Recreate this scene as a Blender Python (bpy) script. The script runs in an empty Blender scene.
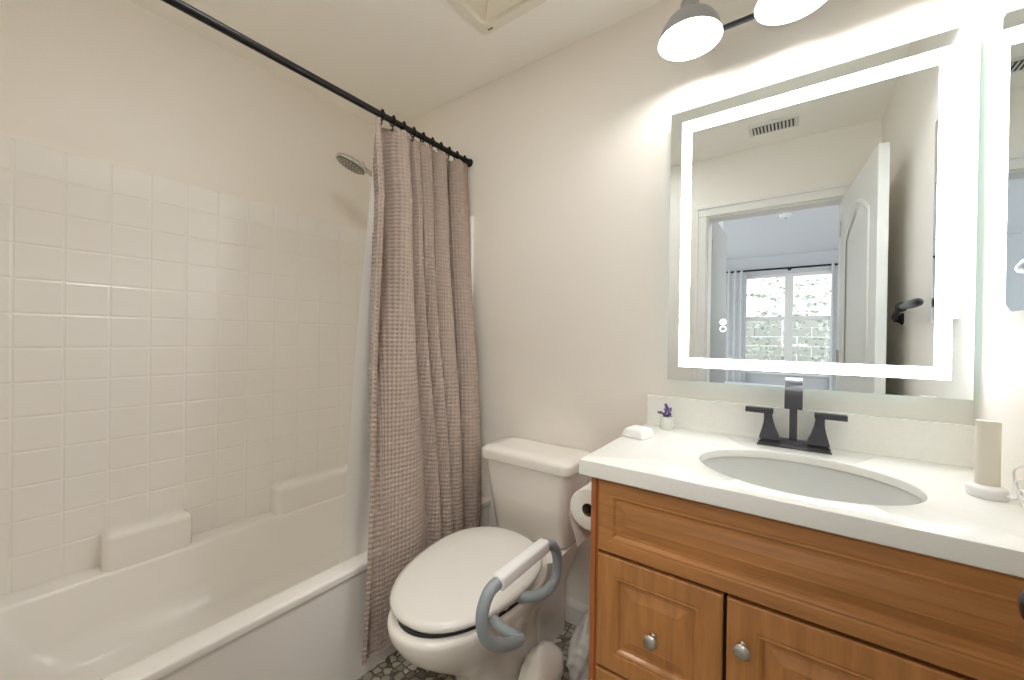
import bpy, bmesh, math, random
import numpy as np
from mathutils import Vector, Matrix
random.seed(7)
C = bpy.context.scene.collection
PI = math.pi

# ------------------------------------------------------------------ camera, world, exposure
sc = bpy.context.scene
cam_data = bpy.data.cameras.new('camera')
cam_data.sensor_width = 36.0
cam_data.sensor_fit = 'HORIZONTAL'
cam_data.lens = 394.78 / 1024 * 36.0
cam_data.clip_start = 0.02
cam = bpy.data.objects.new('camera', cam_data)
C.objects.link(cam)
YAW, PIT, ROL = math.radians(35.845), math.radians(0.306), math.radians(0.793)
fw = Vector((-math.sin(YAW)*math.cos(PIT), math.cos(YAW)*math.cos(PIT), -math.sin(PIT)))
rt = Vector((math.cos(YAW), math.sin(YAW), 0))
up = rt.cross(fw)
r2 = math.cos(ROL)*rt + math.sin(ROL)*up
u2 = -math.sin(ROL)*rt + math.cos(ROL)*up
M = Matrix((r2, u2, -fw)).transposed().to_4x4()
M.translation = (0, 0, 1.19)
cam.matrix_world = M
sc.camera = cam

w = bpy.data.worlds.new('sky')
w.use_nodes = True
sc.world = w
bg = w.node_tree.nodes['Background']
bg.inputs['Color'].default_value = (0.95, 0.975, 1.0, 1)
bg.inputs['Strength'].default_value = 1.9
sc.view_settings.view_transform = 'Standard'
sc.view_settings.look = 'None'
sc.view_settings.gamma = 1.0
sc.view_settings.use_curve_mapping = False
sc.view_settings.exposure = 0.26
sc.cycles.max_bounces = 24
sc.cycles.diffuse_bounces = 16
sc.cycles.glossy_bounces = 8
BULB = 112.0
LED = 11.0
BACKLED = 1.1

# added unseen fill lamp at the bedroom hall ceiling, shining in through the doorway
ld = bpy.data.lights.new('bedroom_fill_light', 'AREA')
ld.shape = 'DISK'; ld.size = .30; ld.energy = 16; ld.color = (1, .97, .93)
lo = bpy.data.objects.new('bedroom_fill_light', ld); C.objects.link(lo)
lo.location = (.36, -.80, 2.42)
# added unseen fill lamp under the bathroom ceiling, in front of the tub
ld2 = bpy.data.lights.new('bathroom_fill_light', 'AREA')
ld2.shape = 'DISK'; ld2.size = .30; ld2.energy = 4.6; ld2.color = (.99, 1, 1)
lo2 = bpy.data.objects.new('bathroom_fill_light', ld2); C.objects.link(lo2)
lo2.location = (-.85, .50, 2.425)

# ------------------------------------------------------------------ materials
def srgb(r, g, b):
    f = lambda c: (c/255/12.92) if c/255 <= .04045 else ((c/255+.055)/1.055)**2.4
    return (f(r), f(g), f(b), 1)

def mat(name, col, rough=.5, metal=0, spec=.5, emit=None, estr=0, coat=0):
    m = bpy.data.materials.new(name)
    m.use_nodes = True
    b = m.node_tree.nodes['Principled BSDF']
    b.inputs['Base Color'].default_value = col
    b.inputs['Roughness'].default_value = rough
    b.inputs['Metallic'].default_value = metal
    b.inputs['Specular IOR Level'].default_value = spec
    b.inputs['Coat Weight'].default_value = coat
    if emit:
        b.inputs['Emission Color'].default_value = emit
        b.inputs['Emission Strength'].default_value = estr
    return m

def nd(m, t, **kw):
    n = m.node_tree.nodes.new(t)
    for k, v in kw.items():
        setattr(n, k, v)
    return n

def lk(m, a, b):
    m.node_tree.links.new(a, b)

def noisy(m, scale, amt, bump=0, stretch=(1, 1, 1), detail=4, bscale=None):
    """tints the base colour with noise and adds a fine bump"""
    b = m.node_tree.nodes['Principled BSDF']
    base = tuple(b.inputs['Base Color'].default_value)
    tc = nd(m, 'ShaderNodeTexCoord'); mp = nd(m, 'ShaderNodeMapping')
    mp.inputs['Scale'].default_value = stretch
    lk(m, tc.outputs['Object'], mp.inputs['Vector'])
    n = nd(m, 'ShaderNodeTexNoise')
    n.inputs['Scale'].default_value = scale; n.inputs['Detail'].default_value = detail
    lk(m, mp.outputs['Vector'], n.inputs['Vector'])
    r = nd(m, 'ShaderNodeValToRGB')
    lo = tuple(c*(1-amt) for c in base[:3]) + (1,)
    hi = tuple(min(1, c*(1+amt)) for c in base[:3]) + (1,)
    r.color_ramp.elements[0].position = .3; r.color_ramp.elements[0].color = lo
    r.color_ramp.elements[1].position = .7; r.color_ramp.elements[1].color = hi
    lk(m, n.outputs['Fac'], r.inputs['Fac']); lk(m, r.outputs['Color'], b.inputs['Base Color'])
    if bump:
        n2 = nd(m, 'ShaderNodeTexNoise'); n2.inputs['Scale'].default_value = bscale or scale*4
        lk(m, mp.outputs['Vector'], n2.inputs['Vector'])
        bp = nd(m, 'ShaderNodeBump'); bp.inputs['Strength'].default_value = bump
        bp.inputs['Distance'].default_value = .002
        lk(m, n2.outputs['Fac'], bp.inputs['Height']); lk(m, bp.outputs['Normal'], b.inputs['Normal'])
    return m

WALL = noisy(mat('wall_paint', srgb(241, 236, 228), .55, spec=.3), 2.5, .012, .25, bscale=220)
CEIL = noisy(mat('ceiling_paint', srgb(247, 244, 236), .7, spec=.2), 2, .012, .2, bscale=160)
TRIM = mat('trim_paint', srgb(236, 234, 230), .35)
DOORP = mat('door_paint', srgb(226, 226, 222), .35)
ACRYL = noisy(mat('glossy_fibreglass', srgb(242, 239, 234), .2, spec=.5), 1.5, .01)
CERAM = mat('white_porcelain', srgb(236, 232, 224), .08, coat=.3)
SEATP = mat('seat_plastic', srgb(234, 231, 224), .2)
QUARTZ = noisy(mat('white_quartz', srgb(240, 240, 234), .18), 90, .015)
BASIN = mat('sink_porcelain', srgb(214, 215, 212), .1)
BLACK = mat('black_metal', srgb(38, 37, 37), .35, .6)
GUN = mat('dark_gunmetal', srgb(74, 74, 78), .38, .55)
BRONZE = mat('dark_bronze', srgb(44, 48, 54), .3, .7)
CHROME = mat('chrome', srgb(215, 215, 212), .12, 1)
NICKEL = mat('brushed_nickel', srgb(206, 202, 192), .28, 1)
SHADEM = mat('galvanised_shade', srgb(168, 168, 170), .5, .6)
SHADEW = mat('shade_enamel', srgb(200, 200, 204), .4)
GREYP = mat('grey_plastic', srgb(148, 156, 160), .35)
WHITEP = mat('white_plastic', srgb(240, 239, 238), .35)
RUBBER = mat('black_rubber', srgb(24, 24, 24), .5)
PAPER = noisy(mat('toilet_paper', srgb(240, 237, 230), .9, spec=.1), 60, .02, .4)
CARD = mat('cardboard', srgb(120, 96, 74), .9)
BAGM = noisy(mat('bag_plastic', srgb(236, 232, 220), .35), 12, .02, .3, bscale=30)
LINER = mat('liner_vinyl', srgb(246, 243, 236), .4)
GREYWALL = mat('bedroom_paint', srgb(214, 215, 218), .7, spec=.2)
BEDCEIL = mat('bedroom_ceiling_paint', srgb(228, 230, 234), .8, spec=.1)
GREYFAB = noisy(mat('grey_drape', srgb(214, 215, 216), .9, spec=.1), 30, .05)
LINEN = noisy(mat('white_linen', srgb(240, 240, 240), .9, spec=.1), 20, .02)
CARPET = noisy(mat('carpet', srgb(170, 164, 156), 1, spec=.05), 200, .15)
DARKGAP = mat('dark_recess', srgb(40, 28, 20), .8)
MIRROR = mat('mirror_silver', (.83, .875, .88, 1), .0, 1)
MEDGE = mat('mirror_glass_edge', srgb(176, 214, 218), .15, .0)
LEDM = mat('led_strip', (1, 1, 1, 1), .5, emit=(.93, .97, 1, 1), estr=LED)
LEDB = mat('led_back_strip', (1, 1, 1, 1), .5, emit=(.86, .95, 1, 1), estr=BACKLED)
ICON = mat('touch_icon_light', (1, 1, 1, 1), .5, emit=(1, 1, 1, 1), estr=1.6)
BULBM = mat('bulb_glow', (1, 1, 1, 1), .5, emit=(1, .985, .96, 1), estr=BULB)
FANLENS = mat('fan_lens', srgb(232, 225, 205), .35)
FANW = mat('fan_plastic', srgb(232, 226, 212), .4)
STEM = mat('green_stem', srgb(96, 108, 84), .8)
LAVEN = noisy(mat('lavender_bloom', srgb(116, 104, 150), .9), 80, .3)
GRILLE = mat('vent_paint', srgb(222, 220, 214), .5)
VENTDARK = mat('vent_dark', srgb(70, 70, 70), .8)

GLASS = bpy.data.materials.new('clear_glass'); GLASS.use_nodes = True
_b = GLASS.node_tree.nodes['Principled BSDF']
_b.inputs['Base Color'].default_value = (.96, .97, .95, 1)
_b.inputs['Roughness'].default_value = .03
_b.inputs['Transmission Weight'].default_value = 1
_b.inputs['IOR'].default_value = 1.2

def wood(name, col, axis):
    m = mat(name, col, .32, spec=.4, coat=.15)
    st = [9, 9, 9]; st[axis] = .7
    b = m.node_tree.nodes['Principled BSDF']
    tc = nd(m, 'ShaderNodeTexCoord'); mp = nd(m, 'ShaderNodeMapping')
    mp.inputs['Scale'].default_value = st
    lk(m, tc.outputs['Object'], mp.inputs['Vector'])
    n = nd(m, 'ShaderNodeTexNoise'); n.inputs['Scale'].default_value = 5; n.inputs['Detail'].default_value = 6
    n.inputs['Distortion'].default_value = .6
    lk(m, mp.outputs['Vector'], n.inputs['Vector'])
    n2 = nd(m, 'ShaderNodeTexNoise'); n2.inputs['Scale'].default_value = 40; n2.inputs['Detail'].default_value = 2
    lk(m, mp.outputs['Vector'], n2.inputs['Vector'])
    mx = nd(m, 'ShaderNodeMath', operation='MULTIPLY_ADD')
    mx.inputs[1].default_value = .25
    lk(m, n2.outputs['Fac'], mx.inputs[0]); lk(m, n.outputs['Fac'], mx.inputs[2])
    r = nd(m, 'ShaderNodeValToRGB')
    e = r.color_ramp.elements
    e[0].position = .35; e[0].color = tuple(c*.74 for c in col[:3]) + (1,)
    e[1].position = .8; e[1].color = tuple(c*1.2 for c in col[:3]) + (1,)
    lk(m, mx.outputs[0], r.inputs['Fac']); lk(m, r.outputs['Color'], b.inputs['Base Color'])
    return m
HONEY = srgb(182, 126, 72)
WOODH = wood('honey_maple_horizontal', HONEY, 0)
WOODV = wood('honey_maple_vertical', HONEY, 2)
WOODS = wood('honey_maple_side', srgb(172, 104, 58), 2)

def pebble_floor():
    m = mat('hexagon_mosaic', (.3, .3, .3, 1), .35)
    b = m.node_tree.nodes['Principled BSDF']
    tc = nd(m, 'ShaderNodeTexCoord')
    v = nd(m, 'ShaderNodeTexVoronoi'); v.inputs['Scale'].default_value = 34; v.inputs['Randomness'].default_value = .55
    v2 = nd(m, 'ShaderNodeTexVoronoi', feature='DISTANCE_TO_EDGE'); v2.inputs['Scale'].default_value = 34; v2.inputs['Randomness'].default_value = .55
    lk(m, tc.outputs['Object'], v.inputs['Vector']); lk(m, tc.outputs['Object'], v2.inputs['Vector'])
    sx = nd(m, 'ShaderNodeSeparateColor'); lk(m, v.outputs['Color'], sx.inputs['Color'])
    r = nd(m, 'ShaderNodeValToRGB')
    e = r.color_ramp.elements
    e[0].color = srgb(128, 122, 110); e[1].color = srgb(206, 199, 182)
    lk(m, sx.outputs['Red'], r.inputs['Fac'])
    g = nd(m, 'ShaderNodeMath', operation='GREATER_THAN'); g.inputs[1].default_value = .09
    lk(m, v2.outputs['Distance'], g.inputs[0])
    mx = nd(m, 'ShaderNodeMix', data_type='RGBA')
    lk(m, g.outputs[0], mx.inputs['Factor'])
    mx.inputs['A'].default_value = srgb(104, 97, 86)
    lk(m, r.outputs['Color'], mx.inputs['B'])
    lk(m, mx.outputs['Result'], b.inputs['Base Color'])
    bp = nd(m, 'ShaderNodeBump'); bp.inputs['Distance'].default_value = .003
    lk(m, g.outputs[0], bp.inputs['Height']); lk(m, bp.outputs['Normal'], b.inputs['Normal'])
    return m
FLOORM = pebble_floor()

def fabric():
    m = mat('taupe_waffle_cotton', srgb(172, 156, 145), .95, spec=.1)
    b = m.node_tree.nodes['Principled BSDF']
    b.inputs['Sheen Weight'].default_value = .2
    return noisy(m, 40, .06)
FABRIC = fabric()

def outdoors():
    m = mat('leafy_hedge', srgb(190, 200, 182), .8)
    b = m.node_tree.nodes['Principled BSDF']
    tc = nd(m, 'ShaderNodeTexCoord')
    v = nd(m, 'ShaderNodeTexVoronoi'); v.inputs['Scale'].default_value = 14
    lk(m, tc.outputs['Object'], v.inputs['Vector'])
    r = nd(m, 'ShaderNodeValToRGB')
    e = r.color_ramp.elements
    e[0].color = srgb(236, 240, 232); e[1].color = srgb(150, 164, 146)
    e[0].position = .35; e[1].position = .75
    lk(m, v.outputs['Distance'], r.inputs['Fac']); lk(m, r.outputs['Color'], b.inputs['Base Color'])
    return m
HEDGE = outdoors()
BLOCK = mat('pale_block', srgb(214, 212, 206), .9)

# ------------------------------------------------------------------ mesh helpers
ORG = {}
def org(p):
    return ORG.get(p, Vector((0, 0, 0))) if p else Vector((0, 0, 0))

def obj(name, bm, m, parent=None, smooth=False, at=None, auto=None):
    """links bm as one mesh object; coordinates are world; 'at' puts the origin of a top-level mesh"""
    bmesh.ops.recalc_face_normals(bm, faces=bm.faces)
    o0 = Vector(at) if at is not None else org(parent)
    bmesh.ops.translate(bm, verts=bm.verts, vec=-o0)
    me = bpy.data.meshes.new(name)
    bm.to_mesh(me); bm.free()
    for mm in (m if isinstance(m, (list, tuple)) else [m]):
        me.materials.append(mm)
    if smooth:
        me.polygons.foreach_set('use_smooth', [True]*len(me.polygons))
        if auto:
            bm2 = bmesh.new(); bm2.from_mesh(me)
            for e in bm2.edges:
                if len(e.link_faces) == 2 and e.calc_face_angle(0) > auto:
                    e.smooth = False
            bm2.to_mesh(me); bm2.free()
    o = bpy.data.objects.new(name, me)
    C.objects.link(o)
    if parent:
        o.parent = parent
    else:
        o.location = o0
    ORG[o] = o0
    return o

def thing(name, label, cat, loc, group=None):
    o = bpy.data.objects.new(name, None)
    o.empty_display_size = .05
    C.objects.link(o); o.location = loc
    ORG[o] = Vector(loc)
    return tag(o, label, cat, group)

def tag(o, label, cat, group=None):
    o['label'] = label; o['category'] = cat
    if group:
        o['group'] = group
    return o

def struct(name, bm, m, parent=None, **k):
    o = obj(name, bm, m, parent, **k)
    if not parent:
        o['kind'] = 'structure'
    return o

def N():
    return bmesh.new()

def box(bm, x0, x1, y0, y1, z0, z1, bev=0, seg=2, mi=0):
    r = bmesh.ops.create_cube(bm, size=1)
    vs = r['verts']
    for v in vs:
        v.co = Vector((x0 + (v.co.x+.5)*(x1-x0), y0 + (v.co.y+.5)*(y1-y0), z0 + (v.co.z+.5)*(z1-z0)))
    fs = list({f for v in vs for f in v.link_faces})
    for f in fs:
        f.material_index = mi
    if bev:
        es = list({e for v in vs for e in v.link_edges})
        bmesh.ops.bevel(bm, geom=es, offset=bev, segments=seg, affect='EDGES', profile=.5)
    return bm

def loft(bm, rings, cap0=True, cap1=True, closed=True, mi=0):
    R = [[bm.verts.new(p) for p in r] for r in rings]
    n = len(R[0])
    for a, b in zip(R[:-1], R[1:]):
        for i in range(n if closed else n-1):
            j = (i+1) % n
            f = bm.faces.new((a[i], a[j], b[j], b[i])); f.material_index = mi
    if cap0:
        bm.faces.new(R[0][::-1]).material_index = mi
    if cap1:
        bm.faces.new(R[-1]).material_index = mi
    return bm

def frame_axes(d):
    d = Vector(d).normalized()
    a = Vector((0, 0, 1)) if abs(d.z) < .9 else Vector((1, 0, 0))
    u = d.cross(a).normalized(); v = d.cross(u).normalized()
    return u, v

def lathe(bm, base, d, prof, n=32, cap0=True, cap1=True, mi=0):
    """prof: (distance along d, radius)"""
    base = Vector(base); d = Vector(d).normalized(); u, v = frame_axes(d)
    rings = [[base + d*t + (u*math.cos(2*PI*i/n) + v*math.sin(2*PI*i/n))*max(r, 1e-4) for i in range(n)] for t, r in prof]
    return loft(bm, rings, cap0, cap1, mi=mi)

def smooth_path(pts, n=8):
    P = [Vector(p) for p in pts]
    P = [P[0]*2-P[1]] + P + [P[-1]*2-P[-2]]
    out = []
    for i in range(1, len(P)-2):
        for k in range(n):
            t = k/n
            out.append(.5*((2*P[i]) + (-P[i-1]+P[i+1])*t + (2*P[i-1]-5*P[i]+4*P[i+1]-P[i+2])*t*t + (-P[i-1]+3*P[i]-3*P[i+1]+P[i+2])*t**3))
    out.append(P[-2])
    return out

def tube(bm, pts, r, n=14, caps=True, mi=0):
    P = [Vector(p) for p in pts]
    rr = r if isinstance(r, (list, tuple)) else [r]*len(P)
    T = [(P[min(i+1, len(P)-1)]-P[max(i-1, 0)]).normalized() for i in range(len(P))]
    u, v = frame_axes(T[0])
    rings = []
    for i, p in enumerate(P):
        u = (u - T[i]*u.dot(T[i])).normalized(); v = T[i].cross(u)
        rings.append([p + (u*math.cos(2*PI*k/n)+v*math.sin(2*PI*k/n))*rr[i] for k in range(n)])
    return loft(bm, rings, caps, caps, mi=mi)

def rrect(cx, cy, hx, hy, r, z, n=6):
    """rounded rectangle ring in XY"""
    out = []
    for sx, sy, a0 in ((1, 1, 0), (-1, 1, PI/2), (-1, -1, PI), (1, -1, 1.5*PI)):
        for k in range(n+1):
            a = a0 + PI/2*k/n
            out.append(Vector((cx+sx*(hx-r)+r*math.cos(a), cy+sy*(hy-r)+r*math.sin(a), z)))
    return out

def prism(bm, poly, off, mi=0):
    """poly: list of points; extruded by vector off"""
    off = Vector(off)
    a = [Vector(p) for p in poly]
    return loft(bm, [a, [p+off for p in a]], mi=mi)

def grid(bm, fn, nu, nv, mi=0):
    V = [[bm.verts.new(fn(i/nu, j/nv)) for j in range(nv+1)] for i in range(nu+1)]
    for i in range(nu):
        for j in range(nv):
            bm.faces.new((V[i][j], V[i+1][j], V[i+1][j+1], V[i][j+1])).material_index = mi
    return bm

# ------------------------------------------------------------------ the room shell
XL, XR, YB, YF, ZC = -2.057, .367, 1.5, -.06, 2.44
T = .12
DX0, DX1, DZ = -.515, .207, 2.04       # door opening in the front wall
struct('floor', box(N(), XL-T, XR+T, YF-T, YB+T, -.1, 0), FLOORM)
struct('ceiling', box(N(), XL-T, XR+T, YF, YB+T, ZC, ZC+.1), CEIL)
struct('wall_back', box(N(), XL-T, XR+T, YB, YB+T, 0, ZC), WALL)
struct('wall_left', box(N(), XL-T, XL, YF, YB, 0, ZC), WALL)
struct('wall_right', box(N(), XR, XR+T, YF, YB, 0, ZC), WALL)
b = N()
box(b, XL-T, DX0, YF-T, YF, 0, ZC); box(b, DX1, XR+T, YF-T, YF, 0, ZC); box(b, DX0, DX1, YF-T, YF, DZ, ZC)
struct('wall_front', b, WALL)
# casing of the doorway, bathroom side, with jamb lining
b = N()
CW = .075
def casing(b, y0):
    for x0, x1 in ((DX0-CW, DX0), (DX1, DX1+CW)):
        box(b, x0, x1, y0, y0+.016, 0, DZ-.0005, .003)
        xo0, xo1 = (x0, x0+.025) if x0 < 0 else (x1-.025, x1)
        box(b, xo0, xo1, y0+.0165, y0+.025, 0, DZ+CW-.026, .003)
    box(b, DX0-CW, DX1+CW, y0, y0+.016, DZ, DZ+CW, .003)
    box(b, DX0-CW, DX1+CW, y0+.0165, y0+.025, DZ+CW-.0255, DZ+CW, .003)
casing(b, YF+.0005)
box(b, DX0+.0005, DX0+.012, YF-T, YF, 0, DZ-.013); box(b, DX1-.012, DX1-.0005, YF-T, YF, 0, DZ-.013); box(b, DX0+.0005, DX1-.0005, YF-T, YF, DZ-.012, DZ-.0005)
struct('trim_1', b, TRIM)
# baseboard along the back wall between tub and vanity
b = N()
prism(b, [(-1.19, YB, 0), (-1.19, YB-.014, 0), (-1.19, YB-.014, .07), (-1.19, YB-.009, .085), (-1.19, YB-.004, .095), (-1.19, YB, .095)], (.765, 0, 0))
struct('baseboard_back', b, TRIM)

b = N(); lathe(b, (-.85, .50, ZC+.0005), (0, 0, -1), [(0, .17), (.010, .17), (.016, .163), (.016, .153), (.008, .151)], 48, False, False)  # invented trim ring around the added bathroom fill lamp
struct('fill_light_trim', b, TRIM, smooth=True, at=(-.85, .50, ZC))

# ------------------------------------------------------------------ tub and shower unit
tub = thing('bathtub', 'white fibreglass bathtub with tiled-look shower surround along the left wall', 'bathtub', (-1.63, .73, 0))
SX, SZ = -2.03, 1.8
TY0, TY1 = YF+.003, 1.472            # tub unit extent
def tile_panel(p, q0, q1, z0, z1, q_edge, z_edge, pitch_q, pitch_z, nrm):
    """height-field sheet with moulded grooves; p(q,z,h) gives the point"""
    g, gi, dep = .0055, .0015, .0014
    def breaks(a0, a1, e0, pitch):
        L = [(a0, 0), (a1, 0)]
        k = math.floor((a0-e0)/pitch)
        while e0+k*pitch < a1:
            e = e0+k*pitch
            for o, h in ((-g, 0), (-gi, 1), (gi, 1), (g, 0)):
                if a0 < e+o < a1:
                    L.append((e+o, h))
            k += 1
        return sorted(set(L))
    Q = breaks(q0, q1, q_edge, pitch_q); Zs = breaks(z0, z1, z_edge, pitch_z)
    b = N()
    V = [[b.verts.new(p(q, z, -dep*max(hq, hz))) for z, hz in Zs] for q, hq in Q]
    for i in range(len(Q)-1):
        for j in range(len(Zs)-1):
            b.faces.new((V[i][j], V[i+1][j], V[i+1][j+1], V[i][j+1]))
    return b
b = tile_panel(lambda q, z, h: Vector((SX+h, q, z)), TY0, TY1, .34, SZ, .086, 1.36, .1105, .1125, 1)
box(b, XL, SX-.004, TY0, TY1+.02, .3, SZ, 0)
for e in ((SX-.004, SX),):
    box(b, e[0]-.002, e[1], TY0, TY1, SZ-.001, SZ+.003, .0015)
o = obj('surround_panel', b, ACRYL, tub)
b = tile_panel(lambda q, z, h: Vector((q, TY1-h*-1-.0, z)), -2.028, -1.335, .34, SZ, -1.99, 1.36, .1105, .1125, 1)
box(b, -2.03, -1.325, TY1+.004, YB, .3, SZ, .006)
obj('surround_panel', b, ACRYL, tub)
# moulded ledge blocks
def ledge_block(y0, y1):
    b = N()
    box(b, SX-.03, -1.9535, y0, y1, .24, .475, .026, 5)
    return obj('shelf', b, ACRYL, tub, smooth=True)
ledge_block(.285, .54)
ledge_block(.855, TY1+.01)
# basin: rings from deck edge down to the bottom
def deck_z(x):
    t = min(1, max(0, (x+1.75)/.45)); t = t*t*(3-2*t)
    return .345 + (.398-.345)*t
def tub_ring(x0, x1, y0, y1, r, zf, n=10):
    cx, cy = (x0+x1)/2, (y0+y1)/2
    pts = rrect(cx, cy, (x1-x0)/2, (y1-y0)/2, r, 0, n)
    for p in pts:
        p.z = zf(p.x)
    return pts
rings = [tub_ring(SX-.01, -1.262, TY0, TY1+.01, .02, lambda x: deck_z(x)-.0),
         tub_ring(-1.960, -1.276, -.035, 1.40, .10, lambda x: deck_z(x)),
         tub_ring(-1.952, -1.284, -.028, 1.39, .10, lambda x: deck_z(x)-.004),
         tub_ring(-1.947, -1.290, -.022, 1.38, .10, lambda x: deck_z(x)-.016),
         tub_ring(-1.925, -1.32, .03, 1.35, .12, lambda x: .2),
         tub_ring(-1.89, -1.35, .08, 1.31, .14, lambda x: .1),
         tub_ring(-1.83, -1.40, .23, 1.26, .12, lambda x: .075),
         tub_ring(-1.7, -1.55, .5, 1.0, .05, lambda x: .07)]
b = N(); loft(b, rings, cap0=False, cap1=True)
obj('basin', b, ACRYL, tub, smooth=True)
prof = [(-1.268, .30), (-1.268, .400), (-1.265, .4035), (-1.260, .405), (-1.210, .405), (-1.203, .4035), (-1.2, .400), (-1.1995, .396), (-1.1995, .382), (-1.201, .378), (-1.208, .372), (-1.210, .36), (-1.212, .1), (-1.216, .0), (-1.268, 0)]
b = N(); prism(b, [(x, TY0, z) for x, z in prof], (0, YB-.004-TY0, 0))
obj('apron', b, ACRYL, tub, smooth=True, auto=.9)

# shower head
sh = thing('shower_fixture', 'round chrome shower head high up inside the tub alcove', 'shower head', (-1.76, YB, 2.06))
hc = Vector((-1.765, 1.092, 2.02)); hd = Vector((-.26, -.30, -.92)).normalized()
b = N()
lathe(b, hc - hd*.03, hd, [(0, .018), (.004, .03), (.012, .06), (.02, .072), (.03, .076), (.036, .074)], 40)
obj('spray_body', b, CHROME, sh, smooth=True, auto=.6)
b = N(); lathe(b, hc + hd*.006, hd, [(0, .068), (.004, .066), (.005, .05)], 40)
u_, v_ = frame_axes(hd)
plate = obj('spray_plate', b, mat('spray_plate_grey', srgb(120, 118, 110), .35, .5), sh, smooth=True, auto=.6)
b = N()
for rr, n in ((.014, 6), (.03, 12), (.046, 18), (.059, 22)):
    for k in range(n):
        a = 2*PI*k/n
        lathe(b, hc+hd*.0105+(u_*math.cos(a)+v_*math.sin(a))*rr, hd, [(0, .0034), (.003, .002)], 6)
obj('nozzles', b, mat('nozzle_rubber', srgb(208, 204, 192), .6), plate)
b = N(); tube(b, smooth_path([hc-hd*.018+Vector((.02, .03, 0)), (-1.735, 1.16, 2.005), (-1.735, 1.26, 1.995), (-1.745, 1.38, 2.03), (-1.752, 1.496, 2.06)], 8), .0125)
lathe(b, (-1.752, YB-.001, 2.06), (0, -1, -.05), [(0, .03), (.006, .03), (.012, .014)], 24)
obj('shower_arm', b, CHROME, sh, smooth=True, auto=.6)

# ------------------------------------------------------------------ curtain rod, rings, curtain, liner
RX, RZ, RR = -1.363, 2.076, .0125
rod = thing('curtain_rod', 'long black shower curtain rod running above the tub edge', 'curtain rod', (RX, .72, RZ))
b = N(); tube(b, [(RX, YF+.002, RZ), (RX, YB-.003, RZ)], RR, 20)
obj('pole', b, BLACK, rod, smooth=True, auto=.8)
for y, s in ((YB-.001, -1), (YF+.001, 1)):
    b = N(); lathe(b, (RX, y, RZ), (0, s, 0), [(0, .021), (.004, .021), (.007, .017), (.03, .0155)], 24)
    obj('end_flange', b, BLACK, rod, smooth=True, auto=.6)
NR = 10
ring_s = [(k+.5)/NR for k in range(NR)]

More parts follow.
